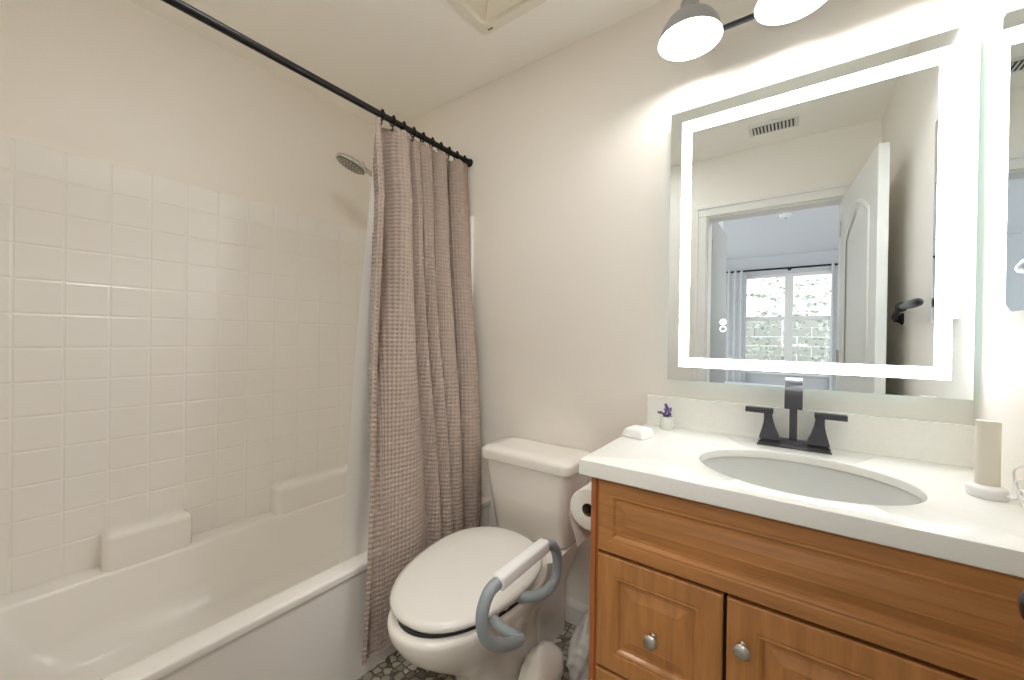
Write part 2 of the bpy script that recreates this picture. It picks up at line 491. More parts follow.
CY0T, CY1T = .945, 1.478
cu = thing('shower_curtain', 'taupe waffle-weave shower curtain bunched up at the back end of the black rod', 'shower curtain', (-1.19, 1.15, .09))
def curtain_mesh():
    cell, sub = .0165, 4
    H0, H1 = .10, 2.052
    # fold phases over s for h (0 bottom, 1 top)
    NS = 1400
    s = np.linspace(0, 1, NS+1)
    nz = int((H1-H0)/cell*sub)
    hz = np.linspace(0, 1, nz+1)
    S, Hh = np.meshgrid(s, hz, indexing='ij')
    Zc = H0 + Hh*(H1-H0)
    y0 = np.interp(Zc, [.10, .42, 1.06, 1.75, 2.052], [.770, .785, .848, .932, .935])
    y1 = np.interp(Zc, [.10, .35, .83, 1.8, 2.052], [1.375, 1.39, 1.425, 1.475, 1.478])
    xc = np.interp(Zc, [0, .42, 1.0, 1.7, 2.035], [-1.165, -1.172, -1.232, -1.325, RX])
    # valleys between rounded fold columns: position and depth, at the top and at the hem
    vt = [0, .062, .15, .345, .44, .555, .775, 1.0]; dt = [.015, .085, .085, .050, .045, .055, .085, .030]
    vb = [0, .02, .06, .50, .61, .70, .82, 1.0]; db = [.010, .020, .025, .045, .035, .035, .045, .020]
    g = np.clip((Hh-.05)/.75, 0, 1); g = g*g*(3-2*g)
    wob = .008*np.sin(6*Hh+1.3)
    off = np.zeros_like(S)
    for k in range(len(vt)-1):
        a0 = vb[k] + (vt[k]-vb[k])*g + (wob if k else 0)
        a1 = vb[k+1] + (vt[k+1]-vb[k+1])*g + (wob if k+1 < len(vt)-1 else 0)
        t = (S-a0)/(a1-a0)
        d0 = db[k] + (dt[k]-db[k])*g; d1 = db[k+1] + (dt[k+1]-db[k+1])*g
        sel = (t >= 0) & (t <= 1)
        tc = np.clip(t, 0, 1)
        val = -(d0 + (d1-d0)*tc)*(1-(.05 if k == 1 else 1.0)*np.sqrt(np.sin(PI*tc)**2+1e-4)**.62)
        off = np.where(sel, val, off)
    pinch = 1 - .35*np.exp(-((1-Hh)/.035)**2)
    X = xc + .024 + off*pinch + .004*np.sin(9*Hh+5*S) + .004*np.sin(21*S+3*Hh)
    Y = y0 + (y1-y0)*S + .003*np.sin(17*S+4*Hh)
    # at its bottom the cloth hangs outside the rim
    lim = np.where(Zc < .46, -1.187, -9)
    X = np.maximum(X, lim)
    # droop of the hem between hooks
    d = np.abs((S*NR) % 1 - .5)
    Zc = Zc - .014*(4*d*d)*np.exp(-((1-Hh)/.03)**1.5)
    # waffle displacement along the normal
    P = np.stack([X, Y, Zc], -1)
    du = np.gradient(P, axis=0); dv = np.gradient(P, axis=1)
    n = np.cross(du, dv); n /= np.linalg.norm(n, axis=-1, keepdims=True)+1e-9
    seg = np.linalg.norm(np.diff(P, axis=0), axis=-1)
    arc = np.concatenate([np.zeros((1, nz+1)), np.cumsum(seg, 0)], 0)
    U = arc[:, nz//2][:, None]*np.ones((1, nz+1))
    # re-sample columns evenly in arc length
    L = U[-1, 0]; nu = int(L/cell)*sub
    tgt = np.linspace(0, L, nu+1)
    idx = np.interp(tgt, U[:, 0], np.arange(NS+1))
    i0 = np.clip(np.floor(idx).astype(int), 0, NS-1); fr = (idx-i0)[:, None, None]
    P2 = P[i0]*(1-fr) + P[i0+1]*fr
    n2 = n[i0]*(1-fr) + n[i0+1]*fr
    iu = np.arange(nu+1)/sub; iv = np.arange(nz+1)/sub
    wz = (np.sin(PI*iu)**2)[:, None]*(np.sin(PI*iv)**2)[None, :]
    P2 = P2 - n2*(.0070*wz**.8)[..., None]
    # plain hem band at the top
    nv = nz+1
    verts = P2.reshape(-1, 3)
    I, J = np.meshgrid(np.arange(nu), np.arange(nz), indexing='ij')
    q = np.stack([I*nv+J, (I+1)*nv+J, (I+1)*nv+J+1, I*nv+J+1], -1).reshape(-1, 4)
    return verts, q, (P2, n2)
verts, quads, (CP, CN) = curtain_mesh()
o0 = Vector((-1.19, 1.15, .09))
def np_mesh(name, verts, quads, m, parent, smooth=True):
    me = bpy.data.meshes.new(name)
    v = verts - np.array(org(parent))
    me.vertices.add(len(v)); me.vertices.foreach_set('co', v.astype(np.float32).ravel())
    me.loops.add(quads.size); me.loops.foreach_set('vertex_index', quads.astype(np.int32).ravel())
    me.polygons.add(len(quads)); me.polygons.foreach_set('loop_start', np.arange(0, quads.size, 4, dtype=np.int32))
    me.update(calc_edges=True); me.validate()
    me.polygons.foreach_set('use_smooth', [smooth]*len(me.polygons))
    me.materials.append(m)
    o = bpy.data.objects.new(name, me); C.objects.link(o); o.parent = parent
    ORG[o] = org(parent)
    return o
cloth = np_mesh('cloth', verts, quads, FABRIC, cu)
# curtain hooks: ring around the rod plus a hook through the hem
nuC = CP.shape[0]-1
for k, s_ in enumerate(ring_s):
    yk = float(CY0T + (CY1T-CY0T)*s_)
    b = N()
    pts = [(RX + .0175*math.sin(t), yk+.004*math.sin(t*.5), RZ - .002 + .0175*math.cos(t)) for t in np.linspace(.2, 2*PI-.2, 22)]
    tube(b, pts, .003, 8)
    tube(b, smooth_path([(RX, yk, RZ-.018), (RX+.004, yk, RZ-.028), (RX-.002, yk, RZ-.04), (RX-.008, yk, RZ-.034)], 5), .0026, 8)
    for t in (-.5, .5):
        bmesh.ops.create_uvsphere(b, u_segments=10, v_segments=6, radius=.0066, matrix=Matrix.Translation((RX+.0175*math.sin(t), yk, RZ+.0155*math.cos(t))))
    r_ = obj('curtain_ring', b, BLACK, None, smooth=True, at=(RX, yk, RZ-.05))
    nth = ['nearest the free end of the rod', 'second', 'third', 'fourth', 'fifth', 'sixth', 'seventh', 'eighth', 'ninth', 'nearest the back wall'][k]
    tag(r_, ('black curtain ring on the rod, %s' % nth) if k in (0, 9) else 'black curtain ring on the rod, %s from the free edge of the taupe curtain' % nth, 'curtain ring', 'rings on the shower rod')

ln = thing('shower_liner', 'white vinyl shower liner hanging inside the tub behind the taupe curtain', 'shower liner', (-1.36, 1.1, .3))
b = N()
def liner(u, v):
    z = .30 + v*(2.03-.30)
    y0 = np.interp(z, [.3, .45, 1.2, 1.9, 2.03], [.775, .80, .895, .985, .99]); y1 = 1.44
    y1 = np.interp(z, [.3, .45, .6], [1.335, 1.355, 1.44])
    y = y0 + (y1-y0)*u
    x = np.interp(z, [.3, .40, 1.2, 2.03], [-1.315, -1.318, -1.395, -1.44])
    return Vector((x + .012*math.sin(u*9*PI)*(.35+.65*v)*min(1, u*6), y, z))
grid(b, liner, 110, 40)
obj('vinyl_sheet', b, LINER, ln, smooth=True)

# ------------------------------------------------------------------ toilet
tl = thing('toilet', 'white toilet with closed lid and grey side support rail beside the vanity', 'toilet', (-.80, 1.1, 0))
TXC = -.858
TKX = -.862
def egg(cx, cy, hw, lf, lb, z, n=48, pw=2.2, tilt=0, yref=None):
    """egg ring: lf length to the front (-Y), lb to the back (+Y)"""
    out = []
    for k in range(n):
        a = 2*PI*k/n
        c, s = math.cos(a), math.sin(a)
        e = 2/pw
        x = hw*math.copysign(abs(c)**e, c)
        y = (lb if s > 0 else lf)*math.copysign(abs(s)**e, s)
        out.append(Vector((cx+x, cy+y, z + tilt*(y))))
    return out
# tank
b = N()
def tk(z, hx, y0, y1, r):
    return rrect(TKX, (y0+y1)/2, hx, (y1-y0)/2, r, z, 6)
loft(b, [tk(.39, .165, 1.315, 1.478, .05), tk(.40, .172, 1.305, 1.482, .05), tk(.55, .187, 1.285, 1.485, .045), tk(.69, .20, 1.268, 1.487, .04)])
obj('tank', b, CERAM, tl, smooth=True, auto=.8)
b = N()
loft(b, [tk(.69, .205, 1.262, 1.489, .04), tk(.694, .211, 1.255, 1.49, .04), tk(.722, .213, 1.252, 1.49, .04), tk(.733, .209, 1.257, 1.488, .04), tk(.740, .195, 1.272, 1.478, .035), tk(.742, .15, 1.31, 1.44, .03)])
obj('tank_lid', b, CERAM, tl, smooth=True, auto=.9)
# bowl and pedestal
b = N()
BX = -.846
loft(b, [egg(BX, 1.128, .105, .19, .2, 0), egg(BX, 1.128, .108, .195, .2, .02), egg(BX, 1.118, .10, .19, .2, .09), egg(BX, 1.088, .105, .21, .22, .16),
         egg(BX, 1.048, .135, .27, .26, .24), egg(BX, 1.018, .168, .315, .28, .31), egg(BX, 1.008, .182, .33, .29, .355), egg(BX, 1.008, .186, .334, .295, .375),
         egg(BX, 1.008, .184, .332, .295, .385), egg(BX, 1.008, .176, .322, .29, .39), egg(BX, 1.008, .135, .27, .22, .39), egg(BX, 1.008, .12, .24, .2, .36), egg(BX, 1.018, .07, .14, .12, .24)])
obj('bowl', b, CERAM, tl, smooth=True, auto=1.0)
b = N()
loft(b, [rrect(TXC, 1.35, .10, .13, .04, 0, 5), rrect(TXC, 1.35, .10, .13, .04, .2, 5), rrect(TXC, 1.345, .15, .14, .05, .33, 5), rrect(TXC, 1.345, .165, .14, .05, .387, 5)])
obj('pedestal', b, CERAM, tl, smooth=True, auto=.8)
# seat ring, lid
b = N()
TILT = .07
def seat_r(k, z, off=0):
    return egg(TXC, .97, .182-k, .285-k, .225-k, z, tilt=TILT)
R = [egg(TXC, 1.012, .19, .295, .195, .405, tilt=TILT), egg(TXC, 1.012, .19, .295, .195, .420, tilt=TILT), egg(TXC, 1.012, .12, .2, .13, .420, tilt=TILT), egg(TXC, 1.012, .12, .2, .13, .405, tilt=TILT)]
RV = [[b.verts.new(p) for p in r] for r in R]
for a_, c_ in ((0, 1), (1, 2), (2, 3), (3, 0)):
    for i in range(48):
        j = (i+1) % 48
        b.faces.new((RV[a_][i], RV[a_][j], RV[c_][j], RV[c_][i]))
obj('seat', b, SEATP, tl, smooth=True, auto=.7)
b = N()
loft(b, [egg(TXC, 1.012, .195, .301, .205, .421, tilt=TILT), egg(TXC, 1.012, .203, .309, .213, .424, tilt=TILT), egg(TXC, 1.012, .206, .312, .216, .432, tilt=TILT), egg(TXC, 1.012, .203, .309, .213, .440, tilt=TILT),
         egg(TXC, 1.012, .188, .29, .20, .445, tilt=TILT), egg(TXC, 1.012, .11, .17, .12, .449, tilt=TILT)])
obj('seat_lid', b, SEATP, tl, smooth=True, auto=1.2)
for s in (-1, 1):
    b = N(); tube(b, [(TXC+s*.075-.022, 1.226, .420), (TXC+s*.075+.022, 1.226, .420)], .011, 14)
    box(b, TXC+s*.075-.016, TXC+s*.075+.016, 1.212, 1.24, .388, .420, .004)
    obj('hinge', b, SEATP, tl, smooth=True, auto=.6)
# black mounting strap between bowl and seat
b = N()
NB = 40
outer = []; 
for k in range(NB+1):
    a = PI*1.02 + (PI*.96)*k/NB
    outer.append((math.cos(a), math.sin(a)))
rings = []
for c_, s_ in outer:
    x, y = BX + .178*c_, 1.005 + .305*s_
    xi, yi = BX + .13*c_, 1.005 + .235*s_
    rings.append([Vector((x, y, .3905)), Vector((x, y, .402)), Vector((xi, yi, .404)), Vector((xi, yi, .3905))])
loft(b, rings)
obj('mounting_strap', b, RUBBER, tl)
# grey support rail with white grip
rail_pts = [(-.705, .875, .404), (-.648, .855, .404), (-.604, .868, .388), (-.595, .878, .380), (-.594, .850, .386), (-.595, .80, .410), (-.596, .757, .442), (-.598, .728, .484), (-.599, .724, .534), (-.598, .748, .572), (-.595, .79, .582)]
rear_pts = [(-.595, .99, .580), (-.595, 1.04, .565), (-.596, 1.074, .528), (-.598, 1.086, .478), (-.602, 1.072, .434), (-.612, 1.03, .418), (-.64, .99, .416), (-.69, .965, .414)]
b = N()
tube(b, smooth_path(rail_pts, 8), .0155, 16)
tube(b, smooth_path(rear_pts, 8), .0155, 16)
rl = obj('support_rail', b, GREYP, tl, smooth=True, auto=1.0)
b = N()
box(b, -.612, -.577, .775, 1.005, .562, .600, .009, 3)
g_ = obj('grip', b, WHITEP, rl, smooth=True, auto=.6)
g_['label'] = 'white grip sleeve'

# white crumpled bag on the floor right of the toilet
b = N()
bmesh.ops.create_icosphere(b, subdivisions=4, radius=1)
for v in b.verts:
    d = v.co.normalized()
    k = 1 + .05*math.sin(5*d.x+2*d.z) * math.cos(4*d.y) - .10*math.exp(-((d.x+.25*d.z+.15)/.09)**2) + .02*math.sin(17*d.y+9*d.z)
    v.co = Vector((-.676+.058*d.x*k, 1.13+.11*d.y*k, max(.003, .07+.088*d.z*k)))
tag(obj('plastic_bag', b, BAGM, None, smooth=True, at=(-.690, 1.13, 0)), 'white bulging bag on the floor hard against the toilet base', 'bag')
b = N()
bmesh.ops.create_icosphere(b, subdivisions=5, radius=1)
for v in b.verts:
    d = v.co.normalized()
    k = 1 + .05*math.sin(6*d.x+4*d.z)*math.cos(5*d.y) + .035*math.sin(11*d.x-9*d.z+5*d.y) + .02*math.sin(23*d.y+17*d.z)
    v.co = Vector((-.572+.072*d.x*k, 1.30+.13*d.y*k, max(.003, .085+.125*d.z*k)))
tag(obj('plastic_bag', b, mat('grey_bag_film', srgb(190, 188, 182), .3), None, smooth=True, at=(-.572, 1.30, 0)), 'grey crumpled plastic bag on the floor between the white bag and the vanity', 'bag')

# ------------------------------------------------------------------ vanity
VX0, VX1, VY, VZ = -.428, XR-.003, .957, .838
va = thing('vanity_cabinet', 'honey-stained maple vanity cabinet with raised panel drawers and round nickel knobs', 'vanity', (-.03, 1.22, 0))
b = N()
box(b, VX0, VX0+.02, VY+.004, YB-.018, 0, VZ)
obj('side_panel', b, WOODS, va)
b = N()
box(b, VX0+.02, VX1, VY+.0215, VY+.03, .09, VZ-.001)
box(b, VX0+.02, VX1, YB-.03, YB-.018, .09, VZ-.001)
box(b, VX1-.012, VX1, VY+.03, YB-.03, .09, VZ-.001)
box(b, VX0+.02, VX1-.012, VY+.03, YB-.03, .09, .11)
box(b, VX0+.02, VX1, VY+.07, VY+.085, 0, .09)
obj('carcass', b, DARKGAP, va)
b = N(); box(b, VX0, VX0+.0135, VY-.004, VY+.02, .0, VZ, .001)
obj('stile', b, WOODS, va)

def raised_panel(x0, x1, z0, z1, yf, f=.05):
    """drawer or door front: frame, bead, sunk field, raised centre"""
    P = [(0, .021), (0, .003), (.003, 0), (f-.008, 0), (f-.004, .0015), (f, .0005), (f+.004, .003), (f+.008, .009), (f+.016, .009), (f+.040, .0025), (f+.043, .003)]
    rings = []
    for ins, d in P:
        rings.append([Vector((x0+ins, yf+d, z0+ins)), Vector((x1-ins, yf+d, z0+ins)), Vector((x1-ins, yf+d, z1-ins)), Vector((x0+ins, yf+d, z1-ins))])
    return loft(N(), rings, cap0=True, cap1=True)

def knob(x, z, parent):
    b = N(); lathe(b, (x, VY-.0002, z), (0, -1, 0), [(0, .008), (.003, .0075), (.006, .005), (.014, .0055), (.017, .0115), (.021, .0155), (.026, .0162), (.029, .014), (.031, .010), (.032, .002)], 28)
    return obj('knob', b, NICKEL, parent, smooth=True, auto=.7)

tilt = obj('drawer_front', raised_panel(-.411, VX1-.004, .648, .829, VY, .038), WOODH, va)
dr1 = obj('drawer', raised_panel(-.411, -.122, .352, .640, VY, .052), WOODV, va)
knob(-.2665, .488, dr1)
dr2 = obj('drawer', raised_panel(-.411, -.122, .098, .344, VY, .052), WOODV, va)
knob(-.2665, .221, dr2)
door = obj('door', raised_panel(-.114, VX1-.004, .098, .640, VY, .06), WOODV, va)
knob(-.083, .553, door)

# countertop with sink cut-out: grid between ellipse and rectangle
ct = thing('vanity_countertop', 'white quartz vanity top with backsplash and oval undermount sink', 'countertop', (-.03, 1.22, .84))
CX0, CX1, CY0, CY1, CZ0, CZ1 = -.452, XR-.001, .93, YB-.002, .84, .88
SKX, SKY, SKA, SKB = .006, 1.165, .213, .172
def ct_rings():
    n = 96
    ang = [2*PI*k/n for k in range(n)]
    # include exact corner angles by snapping
    def rect(a, ins):
        c, s = math.cos(a), math.sin(a)
        hx0, hx1 = CX0+ins-SKX, CX1-ins-SKX; hy0, hy1 = CY0+ins-SKY, CY1-ins-SKY
        t = min([(hx1/c if c > 1e-9 else 1e9), (hx0/c if c < -1e-9 else 1e9), (hy1/s if s > 1e-9 else 1e9), (hy0/s if s < -1e-9 else 1e9)])
        return SKX+c*t, SKY+s*t
    for cx, cy in ((CX0-SKX, CY0-SKY), (CX1-SKX, CY0-SKY), (CX1-SKX, CY1-SKY), (CX0-SKX, CY1-SKY)):
        a = math.atan2(cy, cx) % (2*PI)
        k = min(range(n), key=lambda i: abs(ang[i]-a)); ang[k] = a
    E = lambda k, z: [Vector((SKX+SKA*k*math.cos(a), SKY+SKB*k*math.sin(a), z)) for a in ang]
    Rr = lambda ins, z: [Vector((*rect(a, ins), z)) for a in ang]
    return [E(1.0, CZ1-.02), E(1.0, CZ1-.004), E(1.006, CZ1-.001), E(1.016, CZ1), Rr(.003, CZ1), Rr(.0006, CZ1-.001), Rr(0, CZ1-.003), Rr(0, CZ0+.002), Rr(.002, CZ0), Rr(.034, CZ0), Rr(.034, CZ1-.02)], ang
rg, ang = ct_rings()
b = N(); loft(b, rg + [rg[0]], cap0=False, cap1=False)
bmesh.ops.remove_doubles(b, verts=b.verts, dist=1e-6)
obj('slab', b, QUARTZ, ct, smooth=True, auto=.5)
b = N(); box(b, CX0+.005, CX1, YB-.022, YB-.001, CZ1-.001, .986, .002)
obj('backsplash', b, QUARTZ, ct)
b = N()
El = lambda k, z: [Vector((SKX+(SKA+.006)*k*math.cos(a), SKY+(SKB+.006)*k*math.sin(a), z)) for a in ang]
sinkp = [(1.08, CZ1-.024), (1.06, CZ1-.0205), (1.0, CZ1-.0205), (.988, CZ1-.027), (.965, .82), (.90, .77), (.80, .735), (.62, .71), (.38, .70), (.12, .696), (.10, .69)]
loft(b, [El(k, z) for k, z in sinkp] + [El(.1, .66)], cap0=False, cap1=True)
sk = obj('sink_basin', b, BASIN, ct, smooth=True)
b = N(); lathe(b, (SKX, SKY, .695), (0, 0, 1), [(0, .028), (.003, .028), (.0045, .024), (.003, .018), (.006, .016), (.008, .004)], 28)
obj('drain', b, CHROME, sk, smooth=True, auto=.6)

# faucet
fa = thing('faucet', 'dark gunmetal centerset faucet with angular flag handles behind the sink', 'faucet', (-.006, 1.425, .88))
b = N()
def trap(x0, x1, y0, y1, z0, k0, z1, k1):
    return [[Vector((x0+k, y0+k, z)), Vector((x1-k, y0+k, z)), Vector((x1-k, y1-k, z)), Vector((x0+k, y1-k, z))] for k, z in ((k0, z0), (k1, z1))]
FX = -.006
loft(b, [*trap(FX-.089, FX+.089, 1.398, 1.452, .880, 0, .884, .001), *trap(FX-.089, FX+.089, 1.398, 1.452, .888, .005, .902, .013)])
obj('base_plate', b, GUN, fa)
for s in (-1, 1):
    b = N()
    prof = []
    # curved pedestal: wide foot narrowing upward then a flat flag lever outward
    hx = FX + s*.058
    zs = [(.9, .026), (.915, .0215), (.931, .0165), (.948, .0125), (.963, .0108), (.974, .0104)]
    rings = [[Vector((hx-w+s*.004*(i/5), 1.42-w*.9, z)), Vector((hx+w+s*.004*(i/5), 1.42-w*.9, z)), Vector((hx+w+s*.004*(i/5), 1.42+w*.9, z)), Vector((hx-w+s*.004*(i/5), 1.42+w*.9, z))] for i, (z, w) in enumerate(zs)]
    loft(b, rings)
    xa, xb = hx - s*.009, hx + s*.063
    box(b, min(xa, xb), max(xa, xb), 1.408, 1.432, .9735, .989, .0015)
    obj('handle', b, GUN, fa, smooth=True, auto=.5)
b = N()
box(b, FX-.0095, FX+.0095, 1.418, 1.442, .9, 1.045, .001)
prof = [(1.446, 1.040), (1.447, 1.076), (1.442, 1.083), (1.430, 1.0845), (1.40, 1.0805), (1.372, 1.070), (1.352, 1.053), (1.339, 1.030), (1.334, 1.004), (1.341, 1.003), (1.348, 1.024), (1.362, 1.043), (1.382, 1.056), (1.405, 1.064), (1.428, 1.062), (1.432, 1.040)]
rings = []
for x in (-.0205, -.0195, .0195, .0205):
    rings.append([Vector((FX+x, y, z)) for y, z in prof])
loft(b, rings)
obj('spout', b, GUN, fa, smooth=True, auto=.5)

# soap packet, vase with lavender, charger
b = N()
rings = []
for z, k in ((.8802, .0), (.886, -.003), (.902, .001), (.908, .006), (.911, .014)):
    rings.append([v for v in rrect(0, 0, .034-k, .037-k, .007, z, 4)])
loft(b, rings)
bmesh.ops.rotate(b, verts=b.verts, matrix=Matrix.Rotation(math.radians(-12), 3, 'Z'))
bmesh.ops.translate(b, verts=b.verts, vec=(-.408, 1.262, 0))
tag(obj('soap_packet', b, WHITEP, None, smooth=True, at=(-.408, 1.262, .88), auto=.6), 'small white wrapped soap at the left end of the vanity top', 'soap')

vs = thing('bud_vase', 'tiny clear glass vase with lavender sprig by the backsplash', 'vase', (-.364, 1.428, .88))
b = N(); lathe(b, (-.364, 1.428, .8805), (0, 0, 1), [(0, .0185), (.004, .0215), (.030, .0215), (.037, .019), (.040, .0185), (.044, .0195), (.0445, .0175), (.039, .0165), (.029, .019), (.007, .019), (.006, .003)], 28)
obj('glass_jar', b, mat('frosty_glass', srgb(226, 230, 222), .15), vs, smooth=True, auto=.9)
b = N()
sprigs = [((-.364, 1.428, .915), (-.358, 1.426, .94), (-.364, 1.42, .968)), ((-.37, 1.428, .915), (-.355, 1.428, .935), (-.352, 1.428, .953)), ((-.366, 1.428, .912), (-.374, 1.425, .932), (-.388, 1.42, .938)), ((-.364, 1.428, .91), (-.370, 1.4282, .93), (-.368, 1.4284, .948))]
for p in sprigs:
    tube(b, smooth_path(p, 4), .0012, 6)
obj('stems', b, STEM, vs)
b = N()
for p in sprigs:
    tip = Vector(p[2]); d = (tip-Vector(p[1])).normalized()
    for k in range(7):
        for q in range(4):
            off = Vector((random.uniform(-1, 1), random.uniform(-1, 1), random.uniform(-.5, .5)))*.0042
            bmesh.ops.create_icosphere(b, subdivisions=1, radius=.0034, matrix=Matrix.Translation(tip - d*.004*k + off))
obj('lavender_blooms', b, LAVEN, vs)

ch = thing('charging_stand', 'small white round charging stand with upright post and loose cable on the vanity top', 'charger', (.318, 1.222, .88))
b = N(); lathe(b, (.318, 1.222, .8803), (0, 0, 1), [(0, .0275), (.003, .029), (.016, .029), (.020, .0275), (.022, .024)], 40)
obj('base', b, WHITEP, ch, smooth=True, auto=.7)
b = N(); loft(b, [rrect(.3205, 1.232, .0175, .011, .008, z, 4) for z in (.9, .96, 1.03, 1.033)])
obj('post', b, mat('cream_plastic', srgb(226, 220, 205), .5), ch, smooth=True, auto=.9)
b = N()
cab = [(.335, 1.208, .892), (.350, 1.20, .890), (.358, 1.235, .912), (.357, 1.235, .938), (.356, 1.20, .955), (.355, 1.165, .965), (.354, 1.15, .955), (.355, 1.18, .935), (.358, 1.225, .918), (.357, 1.215, .902), (.354, 1.17, .892), (.352, 1.15, .905), (.355, 1.19, .910), (.357, 1.20, .896), (.352, 1.17, .886), (.345, 1.12, .884), (.33, 1.0, .884)]
tube(b, smooth_path(cab, 8), .0024, 8)
obj('cable', b, WHITEP, ch, smooth=True)

# toilet paper on the vanity side
tp = thing('toilet_paper_holder', 'dark toilet paper holder on the left side of the vanity', 'paper holder', (VX0, 1.15, .69))
b = N()
lathe(b, (VX0-.0005, 1.21, .69), (-1, 0, 0), [(0, .024), (.006, .024), (.01, .012)], 20)
tube(b, smooth_path([(VX0-.008, 1.21, .69), (VX0-.045, 1.21, .69), (VX0-.06, 1.20, .69), (VX0-.064, 1.185, .69), (VX0-.064, 1.07, .69)], 6), .007, 10)
obj('arm', b, BRONZE, tp, smooth=True, auto=.8)
tr = thing('toilet_paper_roll', 'white toilet paper roll hanging beside the vanity', 'toilet paper', (VX0-.064, 1.13, .69))
b = N()
RC = (VX0-.066, 1.08, .684)
lathe(b, RC, (0, 1, 0), [(0, .019), (0, .058), (.002, .06), (.098, .06), (.1, .058), (.1, .019)], 40, False, False)
# hanging tail sheet
th = [(RC[0]-.0598, RC[2]+.0), (RC[0]-.0605, RC[2]-.02), (RC[0]-.056, RC[2]-.05), (RC[0]-.043, RC[2]-.085), (RC[0]-.033, RC[2]-.12)]
for (x0, z0), (x1, z1) in zip(th[:-1], th[1:]):
    prism(b, [(x0, RC[1]+.001, z0), (x1, RC[1]+.001, z1), (x1+.001, RC[1]+.001, z1), (x0+.001, RC[1]+.001, z0)], (0, .098, 0))
obj('paper', b, PAPER, tr, smooth=True, auto=.8)
b = N(); lathe(b, (RC[0], RC[1]-.0005, RC[2]), (0, 1, 0), [(0, .0175), (0, .0195), (.101, .0195), (.101, .0175), (0, .0175)], 30, False, False)
obj('cardboard_core', b, CARD, tr, smooth=True, auto=.8)

# ------------------------------------------------------------------ lit mirror
MX0, MX1, MZ0, MZ1, MY = -.373, .356, 1.051, 1.988, 1.463
mi = thing('led_mirror', 'large rectangular wall mirror with a glowing white frame line above the vanity', 'mirror', (-.009, YB, 1.05))
b = N(); box(b, MX0, MX1, MY, MY+.005, MZ0, MZ1)
gl = obj('mirror_glass', b, MEDGE, mi)
me = gl.data
me.materials.append(MIRROR)
for p in me.polygons:
    if p.normal.y < -.9:
        p.material_index = 1
b = N(); box(b, MX0+.06, MX1-.06, MY+.005, YB-.001, MZ0+.06, MZ1-.06)
bx_ = obj('back_box', b, WHITEP, mi)
b = N()
for x0, x1, z0, z1 in ((MX0+.035, MX0+.045, MZ0+.05, MZ1-.05), (MX1-.045, MX1-.035, MZ0+.05, MZ1-.05), (MX0+.05, MX1-.05, MZ0+.035, MZ0+.045), (MX0+.05, MX1-.05, MZ1-.045, MZ1-.035)):
    box(b, x0, x1, MY+.010, MY+.022, z0, z1)
obj('back_light', b, LEDB, mi)
# front frosted light line
OX0, OX1, OZ0, OZ1 = -.335, .3175, 1.098, 1.948
IX0, IX1, IZ0, IZ1 = -.304, .2865, 1.130, 1.908
b = N()
yy = MY-.0006
for x0, x1, z0, z1 in ((OX0, OX1, IZ1, OZ1), (OX0, OX1, OZ0, IZ0), (OX0, IX0, IZ0, IZ1), (IX1, OX1, IZ0, IZ1)):
    box(b, x0, x1, yy, MY, z0, z1)
obj('light_line', b, LEDM, mi)
def ring_icon(x, z, r, cross):
    b = N()
    tube(b, [(x+r*math.cos(t), MY-.0004, z+r*math.sin(t)) for t in np.linspace(0, 2*PI, 25)], .0016, 6, False)
    if cross:
        for k in range(2):
            a = PI/4+PI/2*k
            tube(b, [(x-r*.5*math.cos(a), MY-.0004, z-r*.5*math.sin(a)), (x+r*.5*math.cos(a), MY-.0004, z+r*.5*math.sin(a))], .001, 6)
    return obj('touch_icon', b, ICON, mi)
IQX = -.199
ring_icon(IQX, 1.252, .0085, True); ring_icon(IQX, 1.229, .0085, False)

# ------------------------------------------------------------------ vanity light
vl = thing('vanity_light', 'three-shade metal vanity light bar mounted above the lit mirror', 'wall light', (-.02, YB, 2.2))
LY, LZ = 1.315, 2.122
b = N(); box(b, -.10, .06, YB-.022, YB-.001, 2.20, 2.30, .006)
obj('wall_plate', b, SHADEM, vl)
b = N(); tube(b, [(-.30, 1.43, 2.2), (.26, 1.43, 2.2)], .0085, 14)
box(b, -.03, -.01, 1.43, YB-.02, 2.19, 2.21)
obj('crossbar', b, GUN, vl, smooth=True, auto=.8)
for k, x in enumerate((-.285, -.02, .225)):
    b = N()
    tube(b, smooth_path([(x, 1.43, 2.2), (x, 1.43, 2.26), (x, 1.40, 2.32), (x, 1.35, 2.33), (x, LY, 2.30), (x, LY, 2.25)], 6), .007, 12)
    obj('arm', b, GUN, vl, smooth=True)
    b = N(); lathe(b, (x, LY, LZ), (0, 0, 1), [(.125, .008), (.12, .018), (.118, .027), (.085, .029), (.078, .031), (.072, .05), (.058, .069), (.034, .083), (.01, .0905), (.0, .0935), (.0005, .0915), (.01, .0885), (.034, .081), (.058, .067), (.070, .048), (.0745, .030)], 48, True, False)
    s_ = obj('shade', b, [SHADEM, SHADEW], vl, smooth=True, auto=1.0)
    for p in s_.data.polygons:
        c = p.center + Vector((0, 0, 0))
        # inner faces look towards the axis or down
        wc = Vector(p.center) + ORG[s_] - Vector((x, LY, LZ))
        if p.normal.x*wc.x + p.normal.y*wc.y < 0:
            p.material_index = 1
    b = N(); lathe(b, (x, LY, LZ+.012), (0, 0, 1), [(0, .004), (.002, .013), (.01, .021), (.02, .0245), (.032, .023), (.046, .017), (.06, .0145)], 24)
    bu = obj('bulb', b, BULBM, vl, smooth=True)
    b = N(); lathe(b, (x, LY, LZ+.0725), (0, 0, 1), [(0, .0155), (.02, .0155), (.022, .012)], 20)
    obj('socket', b, SHADEW, s_, smooth=True, auto=.6)

